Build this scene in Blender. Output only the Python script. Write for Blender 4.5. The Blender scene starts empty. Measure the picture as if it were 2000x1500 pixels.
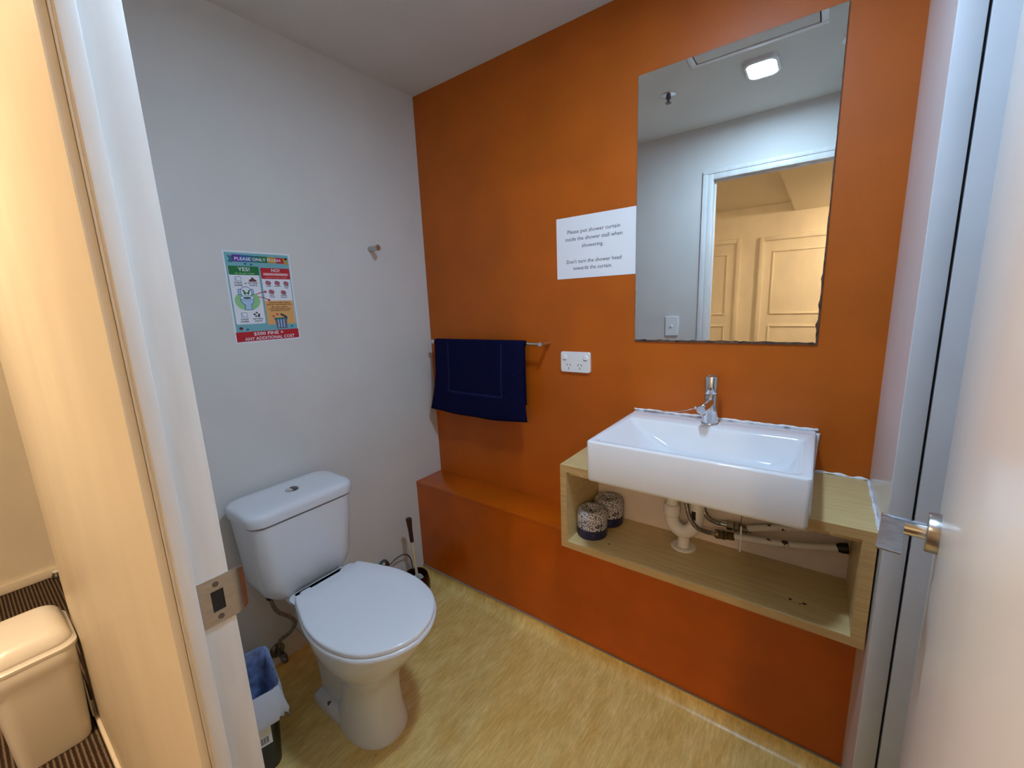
import bpy, bmesh, math, random
from mathutils import Vector, Matrix, Euler
random.seed(7)
S = bpy.context.scene
C = S.collection

# ------------------------------------------------------------------ camera
cam = bpy.data.cameras.new('camera')
cam.sensor_fit = 'HORIZONTAL'; cam.sensor_width = 36.0
cam.lens = 819.82 / 2000 * 36.0
cam.clip_start = 0.01
co = bpy.data.objects.new('camera', cam); C.objects.link(co)
co.location = (1.5432, -1.4267, 1.2857)
co.rotation_euler = Euler((1.3816, 0.0408, 0.6314), 'XYZ')
S.camera = co

# ------------------------------------------------------------------ world, lights, exposure
w = bpy.data.worlds.new('world'); S.world = w; w.use_nodes = True
w.node_tree.nodes['Background'].inputs[0].default_value = (0.8, 0.85, 1, 1)
w.node_tree.nodes['Background'].inputs[1].default_value = 0.02
BATH_LAMP = 262.0          # strength of the bathroom ceiling light
HALL_LAMP = 430.0         # strength of the hall dome lights
S.view_settings.view_transform = 'Standard'
S.view_settings.look = 'None'
S.view_settings.gamma = 1
S.view_settings.use_curve_mapping = False
S.view_settings.exposure = 0.0

# ------------------------------------------------------------------ materials
def lin(c):
    f = lambda v: v / 12.92 if v <= 0.04045 else ((v + 0.055) / 1.055) ** 2.4
    return tuple(f(v / 255) for v in c) + (1.0,)

def mat(name, col, rough=0.5, metal=0.0, var=0.0, vscale=8.0, bump=0.0, bscale=200.0, stretch=None, col2=None,
        coat=0.0, spec=0.5, ramp=(0.35, 0.65), detail=4.0):
    m = bpy.data.materials.new(name); m.use_nodes = True
    nt = m.node_tree; b = nt.nodes['Principled BSDF']
    b.inputs['Base Color'].default_value = lin(col)
    b.inputs['Roughness'].default_value = rough
    b.inputs['Metallic'].default_value = metal
    b.inputs['Specular IOR Level'].default_value = spec
    if coat: b.inputs['Coat Weight'].default_value = coat; b.inputs['Coat Roughness'].default_value = 0.08
    tc = nt.nodes.new('ShaderNodeTexCoord'); mp = nt.nodes.new('ShaderNodeMapping')
    nt.links.new(tc.outputs['Object'], mp.inputs['Vector'])
    if stretch: mp.inputs['Scale'].default_value = stretch[:3]; mp.inputs['Rotation'].default_value = (0, 0, stretch[3] if len(stretch) > 3 else 0)
    if var or col2:
        n = nt.nodes.new('ShaderNodeTexNoise'); n.inputs['Scale'].default_value = vscale; n.inputs['Detail'].default_value = detail
        nt.links.new(mp.outputs[0], n.inputs['Vector'])
        r = nt.nodes.new('ShaderNodeValToRGB')
        r.color_ramp.elements[0].position = ramp[0]; r.color_ramp.elements[1].position = ramp[1]
        if col2:
            r.color_ramp.elements[0].color = lin(col2); r.color_ramp.elements[1].color = lin(col)
        else:
            r.color_ramp.elements[0].color = lin([max(0, v * (1 - var)) for v in col])
            r.color_ramp.elements[1].color = lin([min(255, v * (1 + var)) for v in col])
        nt.links.new(n.outputs['Fac'], r.inputs[0]); nt.links.new(r.outputs[0], b.inputs['Base Color'])
    if bump:
        n2 = nt.nodes.new('ShaderNodeTexNoise'); n2.inputs['Scale'].default_value = bscale; n2.inputs['Detail'].default_value = 3
        nt.links.new(tc.outputs['Object'], n2.inputs['Vector'])
        bp = nt.nodes.new('ShaderNodeBump'); bp.inputs['Strength'].default_value = bump; bp.inputs['Distance'].default_value = 0.002
        nt.links.new(n2.outputs['Fac'], bp.inputs['Height']); nt.links.new(bp.outputs[0], b.inputs['Normal'])
    return m

def emit(name, col, s):
    m = bpy.data.materials.new(name); m.use_nodes = True
    b = m.node_tree.nodes['Principled BSDF']
    b.inputs['Base Color'].default_value = (0.8, 0.8, 0.8, 1)
    b.inputs['Emission Color'].default_value = (*col, 1); b.inputs['Emission Strength'].default_value = s
    return m

M = {}
M['orange'] = mat('orange_paint', (188, 92, 14), 0.42, var=0.03, vscale=5, bump=0.12, bscale=220, spec=0.35)
M['orange_gloss'] = mat('orange_gloss_paint', (192, 88, 8), 0.24, var=0.04, vscale=6, bump=0.05, bscale=120, spec=0.45)
M['white_wall'] = mat('white_wall_paint', (220, 216, 210), 0.55, var=0.012, vscale=4, bump=0.06, bscale=180)
M['ceiling'] = mat('ceiling_paint', (222, 220, 214), 0.7, var=0.01, vscale=4)
M['panel_white'] = mat('gloss_white_panel', (226, 224, 224), 0.22, var=0.01, vscale=5)
M['panel_grey'] = mat('pale_grey_panel', (216, 216, 220), 0.35, var=0.015, vscale=6)
M['door_paint'] = mat('door_paint', (228, 221, 212), 0.3, var=0.02, vscale=3, bump=0.05, bscale=60, coat=0.15)
M['frame_paint'] = mat('door_frame_paint', (226, 224, 220), 0.4, var=0.03, vscale=7, bump=0.04, bscale=50, stretch=(4, 4, 0.5))
M['cream'] = mat('cream_hall_paint', (240, 228, 206), 0.45, var=0.02, vscale=3, stretch=(1.6, 1.6, 0.8))
M['hall_ceiling'] = mat('hall_ceiling_paint', (242, 234, 218), 0.7)
def vinyl():
    m = mat('vinyl_floor', (236, 200, 120), 0.3, bump=0.02, bscale=300)
    nt = m.node_tree; b = nt.nodes['Principled BSDF']; tc = nt.nodes.new('ShaderNodeTexCoord')
    def noise(scale, st, detail, rough, p0, p1, c0, c1):
        mp = nt.nodes.new('ShaderNodeMapping'); mp.inputs['Scale'].default_value = st; nt.links.new(tc.outputs['Object'], mp.inputs['Vector'])
        n = nt.nodes.new('ShaderNodeTexNoise'); n.inputs['Scale'].default_value = scale; n.inputs['Detail'].default_value = detail; n.inputs['Roughness'].default_value = rough; n.inputs['Distortion'].default_value = 0.35
        nt.links.new(mp.outputs[0], n.inputs['Vector'])
        r = nt.nodes.new('ShaderNodeValToRGB'); r.color_ramp.elements[0].position = p0; r.color_ramp.elements[1].position = p1
        r.color_ramp.elements[0].color = lin(c0); r.color_ramp.elements[1].color = lin(c1); nt.links.new(n.outputs['Fac'], r.inputs[0]); return r
    a = noise(9, (2.2, 0.7, 1), 6, 0.6, 0.3, 0.7, (234, 192, 104), (254, 224, 146))
    f = noise(42, (3.2, 0.45, 1), 8, 0.7, 0.28, 0.62, (188, 178, 158), (255, 255, 255))
    v = noise(15, (3.4, 0.8, 1), 10, 0.75, 0.30, 0.37, (176, 150, 112), (255, 255, 255))
    def mul(x, y, k):
        q = nt.nodes.new('ShaderNodeMixRGB'); q.blend_type = 'MULTIPLY'; q.inputs[0].default_value = k
        nt.links.new(x.outputs[0], q.inputs[1]); nt.links.new(y.outputs[0], q.inputs[2]); return q
    o = mul(mul(a, f, 0.6), v, 0.75)
    nt.links.new(o.outputs[0], b.inputs['Base Color'])
    return m
M['floor'] = vinyl()
M['seal'] = mat('grey_sealant', (150, 146, 138), 0.5)
M['white_seal'] = mat('white_sealant', (235, 235, 238), 0.5, var=0.04, vscale=60)
M['beech'] = mat('pale_beech_laminate', (222, 196, 140), 0.38, col2=(206, 178, 122), vscale=14, stretch=(0.5, 7, 7), ramp=(0.3, 0.7), detail=6)
M['beech_edge'] = mat('beech_edge_band', (206, 170, 112), 0.45, col2=(188, 150, 94), vscale=30, stretch=(0.3, 6, 6), ramp=(0.3, 0.7), detail=6)
M['back_board'] = mat('painted_back_board', (232, 216, 200), 0.5, var=0.02, vscale=10)
M['ceramic'] = mat('white_ceramic', (238, 238, 240), 0.08, spec=0.5)
M['cistern'] = mat('white_cistern_ceramic', (228, 228, 230), 0.14)
M['seat_plastic'] = mat('white_seat_plastic', (238, 240, 243), 0.18)
M['chrome'] = mat('chrome', (225, 228, 232), 0.06, metal=1.0)
M['brushed'] = mat('brushed_steel', (190, 186, 180), 0.28, metal=1.0, var=0.05, vscale=60, stretch=(1, 1, 12))
M['dark_steel'] = mat('dull_metal', (120, 118, 116), 0.35, metal=1.0)
M['braid'] = mat('braided_steel', (128, 120, 110), 0.35, metal=0.8, var=0.5, vscale=420)
M['brass'] = mat('nickel_brass', (150, 138, 112), 0.3, metal=1.0)
M['pvc'] = mat('cream_pvc', (238, 230, 216), 0.25)
M['black'] = mat('black_plastic', (16, 16, 18), 0.4)
M['chip_pipe'] = mat('chipped_white_pipe', (232, 226, 212), 0.35, col2=(58, 44, 32), vscale=38, ramp=(0.33, 0.36), detail=3)
M['plastic_white'] = mat('white_plastic', (240, 240, 240), 0.25)
M['slot'] = mat('dark_slot', (30, 30, 32), 0.6)
M['paper'] = mat('white_paper', (240, 240, 244), 0.6)
M['ink'] = mat('grey_ink', (70, 74, 84), 0.7)
M['black_ink'] = mat('black_ink', (34, 30, 40), 0.7)
M['towel'] = mat('navy_terry', (15, 16, 52), 0.95, var=0.25, vscale=260, bump=0.9, bscale=700, spec=0.1)
M['towel_band'] = mat('navy_woven_band', (27, 29, 76), 0.8, var=0.12, vscale=300, spec=0.15)
M['mirror'] = mat('mirror_silver', (236, 240, 238), 0.0, metal=1.0)
M['mirror_back'] = mat('corroded_mirror_edge', (70, 52, 40), 0.5, var=0.6, vscale=70, ramp=(0.3, 0.7))
M['glass_edge'] = mat('pale_glass_edge', (200, 206, 198), 0.15)
M['brown'] = mat('dark_brown_ceramic', (48, 18, 14), 0.15)
M['handle_brown'] = mat('dark_brown_handle', (54, 18, 16), 0.35)
M['cream_rod'] = mat('cream_plastic_rod', (226, 212, 170), 0.4)
M['bristle'] = mat('white_bristle', (225, 226, 220), 0.8)
M['liner'] = mat('thin_white_bag', (206, 212, 228), 0.35, bump=0.6, bscale=60)
M['liner_in'] = mat('thin_bag_over_black', (112, 126, 164), 0.35, var=0.25, vscale=30, bump=0.8, bscale=40)
M['bin_black'] = mat('black_bin_plastic', (12, 12, 14), 0.35)
M['bin_white'] = mat('white_bin_plastic', (240, 234, 224), 0.28)
M['grime'] = mat('dark_chip_mark', (40, 28, 20), 0.8)
M['navy_wrap'] = mat('navy_wrapper', (34, 34, 70), 0.45)
M['core'] = mat('roll_core_shadow', (70, 62, 62), 0.8)
def speckle():
    m = mat('speckled_wrapper', (225, 220, 216), 0.45)
    nt = m.node_tree; b = nt.nodes['Principled BSDF']
    tc = nt.nodes.new('ShaderNodeTexCoord'); v = nt.nodes.new('ShaderNodeTexVoronoi'); v.feature = 'DISTANCE_TO_EDGE'
    v.inputs['Scale'].default_value = 210
    r = nt.nodes.new('ShaderNodeValToRGB'); r.color_ramp.elements[0].position = 0.10; r.color_ramp.elements[1].position = 0.15
    r.color_ramp.elements[0].color = lin((44, 38, 58)); r.color_ramp.elements[1].color = lin((244, 240, 238))
    nt.links.new(tc.outputs['Object'], v.inputs['Vector']); nt.links.new(v.outputs['Distance'], r.inputs[0]); nt.links.new(r.outputs[0], b.inputs['Base Color'])
    return m
M['speckle'] = speckle()
def carpet():
    m = mat('ribbed_carpet', (60, 50, 42), 0.95, spec=0.05)
    nt = m.node_tree; b = nt.nodes['Principled BSDF']
    tc = nt.nodes.new('ShaderNodeTexCoord')
    wv = nt.nodes.new('ShaderNodeTexWave'); wv.bands_direction = 'Y'; wv.inputs['Scale'].default_value = 26; wv.inputs['Distortion'].default_value = 1.2; wv.inputs['Detail'].default_value = 3; wv.inputs['Detail Scale'].default_value = 6
    r = nt.nodes.new('ShaderNodeValToRGB'); r.color_ramp.elements[0].position = 0.45; r.color_ramp.elements[1].position = 0.95
    r.color_ramp.elements[0].color = lin((58, 46, 38)); r.color_ramp.elements[1].color = lin((126, 108, 90))
    nt.links.new(tc.outputs['Object'], wv.inputs['Vector']); nt.links.new(wv.outputs['Fac'], r.inputs[0]); nt.links.new(r.outputs[0], b.inputs['Base Color'])
    bp = nt.nodes.new('ShaderNodeBump'); bp.inputs['Strength'].default_value = 0.6; bp.inputs['Distance'].default_value = 0.003
    nt.links.new(wv.outputs['Fac'], bp.inputs['Height']); nt.links.new(bp.outputs[0], b.inputs['Normal'])
    return m
M['carpet'] = carpet()
M['lamp_on'] = emit('cool_lamp_diffuser', (0.60, 0.87, 1.20), BATH_LAMP)
for nm, c in dict(p_teal=(120, 178, 186), p_green=(24, 116, 58), p_red=(190, 28, 40), p_white=(236, 236, 240), p_orange=(232, 172, 104),
                  p_purple=(96, 40, 150), p_blue=(40, 90, 160), p_gold=(200, 150, 40), p_lightgreen=(150, 206, 140), p_paleblue=(176, 206, 232),
                  p_brown=(110, 50, 44), p_grey=(96, 100, 124), p_dark=(40, 44, 66), p_tealdark=(40, 110, 120), p_pink=(226, 120, 120)).items():
    M[nm] = mat('print_' + nm[2:], c, 0.35)

# ------------------------------------------------------------------ geometry helpers
def wloc(o):
    v = Vector((0, 0, 0))
    while o is not None:
        v += o.location; o = o.parent
    return v

def obj(name, bm, m, parent=None, smooth=False, label=None):
    off = wloc(parent) if parent else Vector((0, 0, 0))
    if off.length: bmesh.ops.translate(bm, verts=bm.verts, vec=-off)
    bmesh.ops.recalc_face_normals(bm, faces=bm.faces)
    me = bpy.data.meshes.new(name); bm.to_mesh(me); bm.free()
    if smooth:
        for p in me.polygons: p.use_smooth = True
        if smooth is not True: me.set_sharp_from_angle(angle=math.radians(smooth))
    me.materials.append(M[m] if isinstance(m, str) else m)
    o = bpy.data.objects.new(name, me); C.objects.link(o)
    if parent: o.parent = parent
    if label: o['label'] = label
    return o

def thing(name, label, cat, loc, group=None, kind=None):
    o = bpy.data.objects.new(name, None); C.objects.link(o); o.location = loc; o.empty_display_size = 0.05
    if label: o['label'] = label
    if cat: o['category'] = cat
    if group: o['group'] = group
    if kind: o['kind'] = kind
    return o

def tag(o, label=None, cat=None, group=None, kind=None):
    if label: o['label'] = label
    if cat: o['category'] = cat
    if group: o['group'] = group
    if kind: o['kind'] = kind
    return o

def bm_box(bm, x0, x1, y0, y1, z0, z1, bev=0.0, seg=2):
    t = bmesh.new()
    bmesh.ops.create_cube(t, size=1)
    for v in t.verts:
        v.co = Vector(((x0 + x1) / 2 + v.co.x * (x1 - x0), (y0 + y1) / 2 + v.co.y * (y1 - y0), (z0 + z1) / 2 + v.co.z * (z1 - z0)))
    if bev: bmesh.ops.bevel(t, geom=t.edges[:] , offset=bev, segments=seg, affect='EDGES', profile=0.5)
    me = bpy.data.meshes.new('tmp'); t.to_mesh(me); t.free(); bm.from_mesh(me); bpy.data.meshes.remove(me)
    return bm

def box(name, x0, x1, y0, y1, z0, z1, m, parent=None, bev=0.0, seg=2, label=None):
    bm = bmesh.new(); bm_box(bm, min(x0, x1), max(x0, x1), min(y0, y1), max(y0, y1), min(z0, z1), max(z0, z1), bev, seg)
    return obj(name, bm, m, parent, smooth=40 if bev else False, label=label)

def struct(name, *a, **k):
    o = box(name, *a, **k); o['kind'] = 'structure'; return o

def bm_loft(bm, loops, cap0=True, cap1=True):
    rows = [[bm.verts.new(p) for p in lp] for lp in loops]
    n = len(rows[0])
    for a, b in zip(rows, rows[1:]):
        for i in range(n): bm.faces.new((a[i], a[(i + 1) % n], b[(i + 1) % n], b[i]))
    if cap0: bm.faces.new(list(reversed(rows[0])))
    if cap1: bm.faces.new(rows[-1])
    return bm

def loft(name, loops, m, parent=None, cap0=True, cap1=True, smooth=35, label=None):
    return obj(name, bm_loft(bmesh.new(), loops, cap0, cap1), m, parent, smooth, label)

def rrect(x0, x1, y0, y1, r, z, n=5):
    r = min(r, (x1 - x0) / 2 - 1e-4, (y1 - y0) / 2 - 1e-4); pts = []
    for cx, cy, a0 in ((x1 - r, y1 - r, 0), (x0 + r, y1 - r, 90), (x0 + r, y0 + r, 180), (x1 - r, y0 + r, 270)):
        for i in range(n + 1):
            a = math.radians(a0 + 90 * i / n); pts.append((cx + r * math.cos(a), cy + r * math.sin(a), z))
    return pts

def frame_of(d):
    d = Vector(d).normalized(); up = Vector((0, 0, 1)) if abs(d.z) < 0.95 else Vector((1, 0, 0))
    a = d.cross(up).normalized(); b = a.cross(d).normalized(); return a, b

def bm_lathe(bm, base, axis, prof, n=24, cap0=True, cap1=True):
    """prof: list of (distance along axis, radius)"""
    axis = Vector(axis).normalized(); a, b = frame_of(axis); base = Vector(base)
    return bm_loft(bm, [[base + axis * h + (a * math.cos(2 * math.pi * i / n) + b * math.sin(2 * math.pi * i / n)) * r for i in range(n)] for h, r in prof], cap0, cap1)

def lathe(name, base, axis, prof, m, parent=None, n=24, cap0=True, cap1=True, smooth=35, label=None):
    return obj(name, bm_lathe(bmesh.new(), base, axis, prof, n, cap0, cap1), m, parent, smooth, label)

def catmull(pts, k=8):
    P = [Vector(p) for p in pts]; P = [P[0] * 2 - P[1]] + P + [P[-1] * 2 - P[-2]]; out = []
    for i in range(1, len(P) - 2):
        for j in range(k):
            t = j / k; p0, p1, p2, p3 = P[i - 1], P[i], P[i + 1], P[i + 2]
            out.append(0.5 * ((2 * p1) + (p2 - p0) * t + (2 * p0 - 5 * p1 + 4 * p2 - p3) * t * t + (3 * p1 - p0 - 3 * p2 + p3) * t ** 3))
    out.append(P[-2]); return out

def bm_tube(bm, pts, r, n=12, curve=True, k=8):
    P = catmull(pts, k) if curve else [Vector(p) for p in pts]
    loops = []; a = None
    for i, p in enumerate(P):
        d = (P[min(i + 1, len(P) - 1)] - P[max(i - 1, 0)]).normalized()
        if a is None: a, b = frame_of(d)
        else: a = (a - d * a.dot(d)).normalized(); b = a.cross(d)
        rr = r(i / (len(P) - 1)) if callable(r) else r
        loops.append([p + (a * math.cos(2 * math.pi * j / n) + b * math.sin(2 * math.pi * j / n)) * rr for j in range(n)])
    return bm_loft(bm, loops)

def tube(name, pts, r, m, parent=None, n=12, curve=True, k=8, label=None):
    return obj(name, bm_tube(bmesh.new(), pts, r, n, curve, k), m, parent, 40, label)

def prism(name, poly, o, ux, uy, un, d0, d1, m, parent=None, label=None):
    """flat polygon in the frame (o, ux, uy), extruded along un from d0 to d1"""
    o, ux, uy, un = Vector(o), Vector(ux), Vector(uy), Vector(un)
    return loft(name, [[o + ux * x + uy * y + un * d for x, y in poly] for d in (d0, d1)], m, parent, smooth=False, label=label)

def text(name, body, size, o, ux, uy, m, parent, align='CENTER', width=None, bold=0.0, label=None):
    cu = bpy.data.curves.new('txt', 'FONT'); cu.body = body; cu.size = size; cu.align_x = align; cu.resolution_u = 2; cu.offset = bold
    cu.fill_mode = 'FRONT'
    t = bpy.data.objects.new('txt', cu); C.objects.link(t); bpy.context.view_layer.update()
    me = bpy.data.meshes.new_from_object(t.evaluated_get(bpy.context.evaluated_depsgraph_get()))
    bpy.data.objects.remove(t); bpy.data.curves.remove(cu)
    xs = [v.co.x for v in me.vertices]; sc = 1.0
    if width and xs: sc = width / (max(xs) - min(xs))
    o, ux, uy = Vector(o), Vector(ux), Vector(uy); off = wloc(parent)
    for v in me.vertices: v.co = o + ux * v.co.x * sc + uy * v.co.y - off
    me.name = name; me.materials.clear(); me.materials.append(M[m])
    ob = bpy.data.objects.new(name, me); C.objects.link(ob); ob.parent = parent
    if label: ob['label'] = label
    return ob

# ------------------------------------------------------------------ the setting
H = 2.2; W = 1.679; YD = -1.285; YH = -1.322; XJ = 0.993; XR = 1.64; HH = 2.43; F = -0.05      # the bathroom floor is set down a little
struct('floor', 0, 2.4, YH, 0.0, F - 0.06, F, 'floor')
struct('wall_back', 0.0, 2.4, 0.0, 0.1, F, H, 'orange')
struct('wall_left', -0.35, 0.0, YD, 0.1, F, HH, 'white_wall')
struct('ceiling', 0, 2.4, YH + 0.005, 0.0, H, HH - 0.01, 'ceiling')
struct('wall_right', 2.4, 2.5, YH, 0.1, F, HH, 'white_wall')
# short nib of glossy panel at the right end of the orange wall and the flush grey panels facing the door
struct('wall_nib', W, W + 0.034, -0.355, 0, F, H, 'panel_white')
struct('trim_2', W + 0.001, W + 0.0355, -0.360, -0.355, F, H, 'panel_grey', bev=0.001)
struct('trim_3', W + 0.040, 2.4, -0.362, -0.33, F, H, 'panel_grey', bev=0.001)
struct('trim_4', W + 0.034, W + 0.041, -0.349, -0.335, F, H, 'slot')
# door wall
wf = thing('wall_front', None, None, (0, YD, 0), kind='structure')
box('wall_panel', -0.35, XJ - 0.028, YH, YD, F, HH, 'white_wall', wf)
box('wall_panel', XR + 0.028, 2.4, YH - 0.005, YD, F, HH, 'white_wall', wf)
box('wall_panel', XJ - 0.028, XR + 0.028, YH - 0.005, YD, 1.945, HH, 'white_wall', wf)
# hall-side lining of the door wall, in the hall's cream paint
hl = thing('wall_hall_near', None, None, (0, YH, 0), kind='structure')
box('wall_lining', -0.352, XJ - 0.002, YH - 0.009, YH, 0, HH, 'cream', hl, bev=0.002)
box('wall_lining', XR + 0.02, 3.0, YH - 0.009, YH - 0.005, 0, HH, 'cream', hl)
box('wall_lining', XJ - 0.008, XR + 0.02, YH - 0.009, YH - 0.005, 1.94, HH, 'cream', hl)
# door frame
fr = thing('trim_1', None, None, (XJ, -1.3, 0), kind='structure')
ZD = 1.9154
box('jamb', XJ - 0.028, XJ, YH, -1.27, F, ZD + 0.028, 'frame_paint', fr, bev=0.0015)
box('door_stop_strip', XJ, XJ + 0.009, YH + 0.002, -1.305, F, ZD, 'frame_paint', fr, bev=0.0015)
box('jamb', XR, XR + 0.028, YH, -1.27, F, ZD + 0.028, 'frame_paint', fr, bev=0.0015)
box('door_stop_strip', XR - 0.009, XR, YH + 0.002, -1.305, F, ZD, 'frame_paint', fr, bev=0.0015)
box('head', XJ, XR, YH, -1.27, ZD, ZD + 0.028, 'frame_paint', fr, bev=0.0015)
box('door_stop_strip', XJ + 0.009, XR - 0.009, YH + 0.002, -1.305, ZD - 0.009, ZD, 'frame_paint', fr, bev=0.0015)
box('casing', XJ - 0.055, XJ - 0.028, YD, -1.27, F, ZD + 0.03, 'frame_paint', fr, bev=0.0015)
box('casing', XR + 0.028, XR + 0.055, YD, -1.27, F, ZD + 0.03, 'frame_paint', fr, bev=0.0015)
box('casing', XJ - 0.055, XR + 0.055, YD, -1.27, ZD + 0.03, ZD + 0.05, 'frame_paint', fr, bev=0.0015)
# strike plate with its latch hole and curved lip
sx = XJ + 0.0015
bm = bmesh.new()
bm_box(bm, XJ, sx, -1.303, -1.292, 0.928, 0.986)
bm_box(bm, XJ, sx, -1.279, -1.268, 0.928, 0.986)
bm_box(bm, XJ, sx, -1.292, -1.279, 0.970, 0.986)
bm_box(bm, XJ, sx, -1.292, -1.279, 0.928, 0.944)
lp = []
for i in range(9):
    a = i / 8; yy = -1.268 + 0.016 * math.sin(a * 1.35); xx = XJ + 0.0015 - 0.012 * (1 - math.cos(a * 1.35)); hz = 0.029 - 0.008 * a * a
    lp.append([(xx, yy, 0.957 - hz), (xx, yy, 0.957 + hz), (xx - 0.0015, yy - 0.0006, 0.957 + hz), (xx - 0.0015, yy - 0.0006, 0.957 - hz)])
bm_loft(bm, lp)
sp = obj('strike_plate', bm, 'brushed', fr, 40, label='brushed steel strike plate')
box('latch_hole', XJ - 0.0005, XJ + 0.0004, -1.292, -1.279, 0.944, 0.970, 'slot', sp)
for z in (0.978, 0.936):
    s = lathe('screw', (sx - 0.0005, -1.2855, z), (1, 0, 0), [(0, 0.0035), (0.0012, 0.0032)], 'dark_steel', sp, 12)
# vinyl coved up the foot of the walls, with a thin grey capping line along the orange boxing
CR = 0.040
prof = [(0.0, F), (0.0, 0.0), (0.002, 0.0), (0.002, F + CR)] + [(0.002 + CR * (1 - math.cos(math.pi / 2 * i / 7)), F + CR * (1 - math.sin(math.pi / 2 * i / 7))) for i in range(1, 8)] + [(CR + 0.002, F)]
def cove(name, a, b, n):
    a, b, n = Vector(a), Vector(b), Vector(n)
    o = loft(name, [[p + n * d + Vector((0, 0, z)) for d, z in prof[:-1]] for p in (a, b)], 'floor', smooth=30); o['kind'] = 'structure'
cove('baseboard_back', (0, -0.1674, 0), (W, -0.1674, 0), (0, -1, 0))
cove('baseboard_left', (0, YD, 0), (0, -0.1674, 0), (1, 0, 0))
cove('baseboard_front', (XJ - 0.056, YD, 0), (0, YD, 0), (0, 1, 0))
struct('trim_6', 0, W, -0.1725, -0.1674, 0, 0.004, 'seal')

# ------------------------------------------------------------------ the hall beyond the doorway
struct('floor_hall', -1.65, 3.1, -5.5, YH, -0.06, -0.001, 'carpet')
struct('floor_corridor', -1.65, -0.352, YH, 2.2, -0.06, -0.001, 'carpet')
struct('ceiling_hall', -1.65, 3.1, -5.5, YH - 0.01, HH, HH + 0.08, 'hall_ceiling')
struct('ceiling_corridor', -1.65, -0.35, YH - 0.01, 2.2, HH, HH + 0.08, 'hall_ceiling')
struct('wall_hall_left', -1.67, -1.57, -5.5, 2.2, 0, HH, 'cream')
struct('wall_corridor_end', -1.67, -0.3, 2.2, 2.3, 0, HH, 'cream')
struct('wall_hall_right', 3.0, 3.1, -5.5, YH, 0, HH, 'cream')
struct('wall_hall_far', -1.67, 3.1, -5.5, -5.4, 0, HH, 'cream')
struct('trim_5', 1.14, 3.0, -5.4, YH - 0.3, 2.315, HH, 'hall_ceiling')
struct('baseboard_hall_left', -1.57, -1.555, -5.4, 2.2, 0, 0.045, 'cream', bev=0.003)
struct('baseboard_hall_near', -0.352, XJ - 0.03, YH - 0.019, YH - 0.009, 0, 0.03, 'cream', bev=0.003)
def hall_door(name, x0, x1, zt):
    d = thing(name, None, None, ((x0 + x1) / 2, -5.39, 0), kind='structure')
    box('door_leaf', x0, x1, -5.40, -5.385, 0, zt, 'cream', d)
    for a, b in ((x0 - 0.06, x0), (x1, x1 + 0.06)): box('casing', a, b, -5.40, -5.365, 0, zt + 0.06, 'cream', d, bev=0.008)
    box('casing', x0, x1, -5.40, -5.365, zt, zt + 0.06, 'cream', d, bev=0.008)
    for z0, z1 in ((0.15, 0.85), (1.0, zt - 0.13)):
        for a, b, c, e in ((x0 + 0.1, x1 - 0.1, z0, z0 + 0.02), (x0 + 0.1, x1 - 0.1, z1 - 0.02, z1), (x0 + 0.1, x0 + 0.12, z0 + 0.02, z1 - 0.02), (x1 - 0.12, x1 - 0.1, z0 + 0.02, z1 - 0.02)):
            box('moulding', a, b, -5.385, -5.372, c, e, 'cream', d, bev=0.004)
hall_door('door_2', -0.29, 0.49, 1.98)
hall_door('door_3', 0.83, 1.66, 1.97)
def oyster(x, y, label, strength, z=HH):
    t = thing('dome_light', label, 'ceiling light', (x, y, z - 0.06), group='hall dome lights')
    lathe('base_ring', (x, y, z), (0, 0, -1), [(0, 0.105), (0.012, 0.105), (0.014, 0.098)], 'plastic_white', t, 36)
    lathe('dome_diffuser', (x, y, z - 0.010), (0, 0, -1), [(0.002, 0.096), (0.02, 0.092), (0.036, 0.078), (0.047, 0.055), (0.053, 0.028), (0.055, 0.008)],
          emit('warm_lamp_diffuser', (1.0, 0.76, 0.51), HALL_LAMP * strength), t, 36)
oyster(0.22, -1.95, 'round warm dome light on the hall ceiling nearest the doorway', 0.80)
oyster(1.4, -2.9, 'unseen warm dome light added mid-hall to brighten the bin and floor', 1.25)  # added fill lamp, out of view, to brighten the hall bin's front and bathroom floor
oyster(2.2, -4.5, 'round warm dome light under the hall bulkhead near the far doors', 0.9, 2.315)

# ------------------------------------------------------------------ boxed ledge along the orange wall
t = thing('boxed_ledge', 'low glossy orange boxed ledge along the foot of the orange wall', 'ledge', (0.84, -0.08, F))
box('front_panel', 0, W, -0.1674, -0.15, F, 0.44, 'orange_gloss', t)
box('top_board', 0, 0.9, -0.1695, -0.0005, 0.438, 0.4534, 'orange_gloss', t, bev=0.002)

# ------------------------------------------------------------------ vanity shelf
XS = 0.8985; XE = 1.675; DS = -0.3199; Z0 = 0.4871; Z1 = 0.7741; TH = 0.0225
t = thing('vanity_shelf', 'open pale beech shelf box carrying the white basin', 'shelf', ((XS + XE) / 2, -0.16, Z0))
def board(name, x0, x1, y0, y1, z0, z1, edge):
    o = box(name, x0, x1, y0 + 0.0006, y1, z0, z1, 'beech', t)
    box('edge_band', x0, x1, y0, y0 + 0.0006, z0, z1, 'beech_edge', o)
    return o
bb = board('bottom_board', XS, XE, DS, -0.07, Z0, Z0 + TH, 1)
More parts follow.
